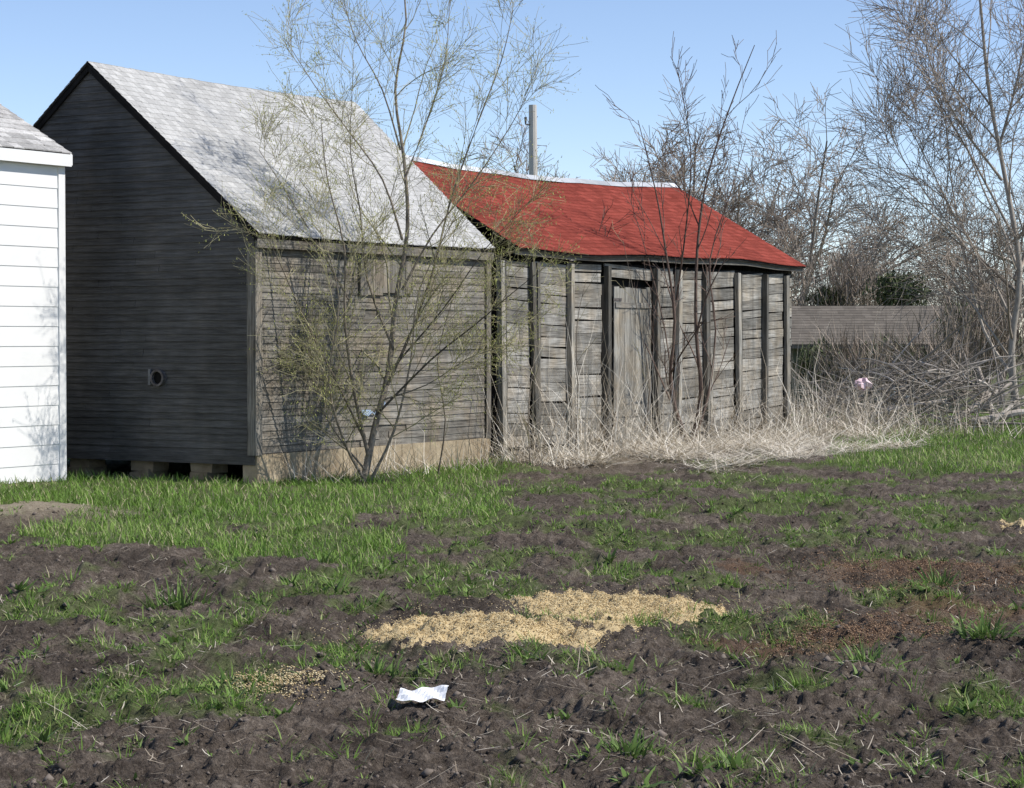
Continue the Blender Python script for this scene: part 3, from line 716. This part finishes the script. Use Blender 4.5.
X,Y=scatter(3400,8,24); g=gmask(X,Y); keep=(NR.rand(len(X))<.07+.4*g)&~inside(X,Y)&~inpile(X,Y); X,Y=X[keep],Y[keep]
nb=NR.randint(5,16,len(X)); XX_=np.repeat(X,nb); YY_=np.repeat(Y,nb); n=len(XX_); az=NR.uniform(0,6.28,n); S_=np.repeat(NR.uniform(.4,1.2,len(X)),nb)
rr_=NR.rand(n)*.05; XX_=XX_+np.cos(az)*rr_; YY_=YY_+np.sin(az)*rr_
V,Q_=blades(np.stack([XX_,YY_,height(XX_,YY_)-.005],1),az,NR.uniform(.04,.11,n)*S_,NR.uniform(.5,1.3,n),NR.uniform(.1,.7,n),NR.uniform(.012,.026,n)*S_,k=3)
tag(npmesh('ground_weeds',V,Q_,M['weed'],np.repeat(NR.rand(n),3)),'small broad-leaved green weeds sprinkled over the soil','weeds',kind='stuff')
for px,py,s,lab in ((938,592,1.4,'tall leafy weed clump in the reddish rotten grain at the right'),
 (176,600,1.6,'tall grassy weed clump in the soil at the left'),(628,757,.8,'small grass clump at the bottom edge, right of the white paper'),
 (868,668,1.2,'leafy weed clump in the dark soil at lower right'),(318,560,1.0,'dark weed clump just beyond the soil left of centre'),
 (375,665,1.0,'spreading weed clump left of the yellow grain pile'),(985,650,1.2,'weed clump near the right edge below the rotten grain')):
    gx,gy=G(px,py); n=110; az=NR.uniform(0,6.28,n); r_=NR.rand(n)*.13*s
    o=thing('weed_clump',lab,'weed',(gx,gy,float(height(gx,gy))))
    V,Q_=blades(np.stack([np.cos(az)*r_,np.sin(az)*r_,np.full(n,-.01)],1),az+NR.normal(0,.6,n),NR.uniform(.05,.17,n)*s,NR.uniform(.1,1.2,n),NR.uniform(.2,1.,n),NR.uniform(.005,.018,n),k=4)
    npmesh('leaves',V,Q_,M['weed'],np.repeat(NR.rand(n),4),o)
# ---------------------------------------------------------------- dry stalks by the crib
parts=[]
def stalks(n,t0,t1,s0,s1,L,lean,curl,w,shm,clump=0.,sd=33):
    t=NR.uniform(t0,t1,n*3); s=-NR.uniform(s0,s1,n*3)
    k=(NR.rand(n*3)<sm(.4,.62,fbm(t*1.1,s*1.6,sd,3))*clump+(1-clump)*.33); t,s=t[k],s[k]; n=len(t)
    x=O0[0]+t*TDX-s*TDY; y=O0[1]+t*TDY+s*TDX
    ln=NR.uniform(*L,n)*(.3+1.3*fbm(t*.9,s,3))
    az=NR.uniform(0,6.28,n)+2.5*(fbm(t*.8,s*.8,12)-.5)
    V,Q_=blades(np.stack([x,y,height(x,y)+NR.rand(n)*.05],1),az,ln,NR.uniform(*lean,n),NR.uniform(*curl,n),NR.uniform(.5,1.,n)*w,k=4,rnd=.4)
    shv=np.clip(NR.normal(shm,.24,n)+.8*(fbm(t*1.3,s*1.5,19)-.5),0,1)
    parts.append((V,Q_,np.repeat(shv,4)))
stalks(2400,4.6,16.5,.05,1.5,(.12,.5),(.8,1.6),(0,1.2),.011,.62,.95)
stalks(420,4.6,16.5,.1,1.3,(.6,1.7),(.2,1.2),(.3,1.5),.010,.68,.95,35)
stalks(230,4.6,16.5,.1,.9,(1.1,2.6),(.0,.45),(0,.6),.009,.65)
stalks(120,4.6,9.5,.3,1.4,(1.0,2.2),(.2,1.0),(.1,.9),.012,.85)
stalks(350,15,19,-2,1.3,(.3,1.4),(.1,.9),(0,.8),.011,.65)
stalks(380,.3,5,.05,.9,(.15,.8),(.1,1.3),(0,.8),.009,.6)
stalks(4600,5.0,13.5,.7,3.3,(.25,1.0),(1.25,1.62),(-.1,.3),.013,.9,.97,39)
stalks(900,5.2,15.0,.5,2.6,(.5,1.3),(.8,1.4),(.2,.7),.012,.88,.97,39)
x,y=NR.uniform(4.5,8.6,600),NR.uniform(36,43,600)
V,Q_=blades(np.stack([x,y,height(x,y)],1),NR.uniform(0,6.28,600),NR.uniform(.3,1.1,600),NR.uniform(.1,1.1,600),NR.uniform(0,.8,600),np.full(600,.011),k=3); parts.append((V,Q_,np.repeat(NR.rand(600)*.8,3)))
V,Q_,S=cat_(parts)
tag(npmesh('dry_weeds',V,Q_,M['straw'],S),'tangle of pale dry weed stalks along the foot of the crib wall','dry weeds',kind='stuff')
X,Y=scatter(9000,7.5,26); keep=~inside(X,Y)&(NR.rand(len(X))<sm(.4,.6,fbm(X*1.5,Y*1.2,81))); X,Y=X[keep],Y[keep]; n=len(X)
V,Q_=blades(np.stack([X,Y,height(X,Y)+.01],1),NR.uniform(0,6.28,n),NR.uniform(.02,.13,n)*(1+1.2*(NR.rand(n)<.06)),NR.uniform(1.2,1.6,n),NR.uniform(-.2,.2,n),NR.uniform(.002,.0045,n),k=2,taper=0)
tag(npmesh('straw_litter',V,Q_,M['straw'],np.repeat(NR.rand(n)*.85,2)),'scattered bits of pale straw lying on the soil','straw',kind='stuff')
def octs(Pn,size,flat=.6):
    n=len(Pn); base=np.array([[1,0,0],[0,1,0],[-1,0,0],[0,-1,0],[0,0,1],[0,0,-1]],float)
    V=base[None]*size[:,None,None]*NR.uniform(.6,1.3,(n,6,1)); V[:,:,2]*=flat
    a=NR.uniform(0,6.28,n); ca,sa=np.cos(a)[:,None],np.sin(a)[:,None]
    x=V[:,:,0]*ca-V[:,:,1]*sa; y=V[:,:,0]*sa+V[:,:,1]*ca; V=np.stack([x,y,V[:,:,2]+.25*V[:,:,0]],-1)+Pn[:,None,:]
    f=np.array([[0,1,4],[1,2,4],[2,3,4],[3,0,4],[1,0,5],[2,1,5],[3,2,5],[0,3,5]])
    return V.reshape(-1,3),(f[None]+(np.arange(n)*6)[:,None,None]).reshape(-1,3)
X,Y=scatter(42000,7.3,24); g=base_g(X,Y); keep=(g<.7)&~inside(X,Y)&~inpile(X,Y)&(NR.rand(len(X))<sm(.36,.58,fbm(X*2.5,Y*2,61))); X,Y=X[keep],Y[keep]; n=len(X)
sz=np.clip(NR.lognormal(math.log(.008),.6,n),.003,.032)
V,Q_=octs(np.stack([X,Y,height(X,Y)-sz*.2],1),sz,.7)
tag(npmesh('soil_clods',V,Q_,M['clod'],np.repeat(NR.rand(n),8)),'loose crumbs and clods of dark soil','soil clods',kind='stuff')
# ---------------------------------------------------------------- grain piles
def pile(px,py,rx,ry,hz,label,nk,mat,name='grain_pile',ks=.006,seed=1,mound=True,sp=.75,lift=.001,na=1.6):
    gx,gy=G(px,py); root=thing(name,label,'grain pile',(gx,gy,0))
    n=90; u=np.linspace(-1.9,1.9,n); A,B=np.meshgrid(u,u,indexing='xy')
    def prof(a,b_):
        r=np.sqrt(a*a+b_*b_)+na*(fbm(a*1.6+seed*9,b_*1.6,seed,5)-.5)
        return np.clip(1-r,-.5,1)
    def zz(a,b_):
        x=gx+a*rx; y=gy+b_*ry; p=prof(a,b_)
        return height(x,y)+np.where(p>0,np.abs(p)**.8*hz+.006,p*.15)
    if mound:
        Z=zz(A,B); I=np.arange(n*n).reshape(n,n)
        Qm=np.stack([I[:-1,:-1],I[:-1,1:],I[1:,1:],I[1:,:-1]],-1).reshape(-1,4)
        pf_=prof(A,B).ravel(); Qm=Qm[(pf_[Qm].max(1)>-.06)]
        npmesh('mound',np.stack([A.ravel()*rx,B.ravel()*ry,Z.ravel()-.004],1),Qm,M[mat+'_m'],np.full(len(Qm),.5),root,True)
    a=NR.normal(0,sp,nk); b_=NR.normal(0,sp,nk); pr=prof(a,b_); kp=(pr>0)|(NR.rand(nk)<np.exp(pr*3)*.6); a,b_=a[kp],b_[kp]; k=len(a)
    zk=np.where((prof(a,b_)>-.05)&mound,zz(a,b_),height(gx+a*rx,gy+b_*ry)+.004)+lift
    V,Qk=octs(np.stack([a*rx,b_*ry,zk],1),NR.uniform(.7,1.2,k)*ks,.6)
    tag(npmesh('kernels',V,Qk,M[mat],np.repeat(NR.rand(k),8),root),kind='stuff')
M['corn_m']=simple('corn_bulk',((.40,.29,.14),(.66,.53,.31)),160,(1,1,1),.8,.6,.008)
M['rot_m']=simple('rotten_bulk',((.06,.04,.028),(.18,.11,.07)),130,(1,1,1),.9,.8,.01)
pile(492,631,.66,.55,.07,'large spilled pile of golden corn in the middle of the soil',21000,'corn',seed=2,ks=.0052)
pile(622,609,.62,.62,.045,'flatter spread of golden corn right of the large pile',21000,'corn',seed=5,ks=.0052)
pile(285,682,.24,.34,.01,'small scatter of corn at lower left of the big corn pile',2600,'corn',seed=7,mound=False,lift=.006)
pile(1022,528,.15,.35,.04,'small tan grain heap at the right edge',1300,'corn',seed=9)
pile(925,578,.75,1.1,.02,'heap of rotten reddish-brown grain at the right',13000,'rot',seed=11,mound=False,sp=.9,lift=.008)
pile(870,635,.55,.6,.01,'low patch of rotten brown grain right of the corn',7000,'rot',seed=13,mound=False,sp=.9,lift=.008)
gx,gy=G(422,704); n=14; mb=MB(); z0=float(height(gx,gy))
def pf(i,j):
    u=i/n-.5; v=j/8-.5
    return (u*.22+.04*v,v*.2+.02*math.sin(u*9),.03+.04*max(0,u)*(v+.6)+.007*math.sin(u*14+v*5)+.005*math.sin(v*17+u*7))
for i in range(n):
    for j in range(8): mb.quad(pf(i,j),pf(i+1,j),pf(i+1,j+1),pf(i,j+1),.5)
o=mb.build('paper_scrap',M['paper'],smooth=False); o.location=(gx,gy,z0+.01); o.rotation_euler=(math.radians(6),0,math.radians(7)); tag(o,'crumpled sheet of white paper lying on the dark soil','paper')
# ---------------------------------------------------------------- light, sky, camera
S=Vector((.98,-.2,0)).normalized(); EL=math.radians(47); AZ=math.atan2(S.x,S.y)
sun=bpy.data.lights.new('sun','SUN'); sun.energy=5.0; sun.angle=math.radians(.5); sun.color=(1,.955,.89)
so=bpy.data.objects.new('sun',sun); C.objects.link(so)
dv=Vector((S.x*math.cos(EL),S.y*math.cos(EL),math.sin(EL))); so.rotation_euler=dv.to_track_quat('Z','Y').to_euler()
w=bpy.data.worlds.new('World'); bpy.context.scene.world=w; w.use_nodes=True; nt=w.node_tree
sk=nt.nodes.new('ShaderNodeTexSky'); sk.sky_type='NISHITA'; sk.sun_disc=False; sk.sun_elevation=EL; sk.sun_rotation=AZ
sk.air_density=.8; sk.dust_density=.0; sk.ozone_density=2.; sk.altitude=1200
skc=mixc(nt,1.,sk.outputs[0],(1.2,1.12,1.12),'MULTIPLY')
nt.links.new(skc,nt.nodes['Background'].inputs[0]); nt.nodes['Background'].inputs[1].default_value=.15
cam=bpy.data.cameras.new('camera'); cam.sensor_width=36; cam.lens=36*F/1024; cam.clip_end=5000
co=bpy.data.objects.new('camera',cam); C.objects.link(co); co.location=(0,0,H); co.rotation_euler=(math.pi/2-TH,0,0)
sc=bpy.context.scene; sc.camera=co
sc.view_settings.view_transform='Standard'; sc.view_settings.look='None'; sc.view_settings.exposure=0
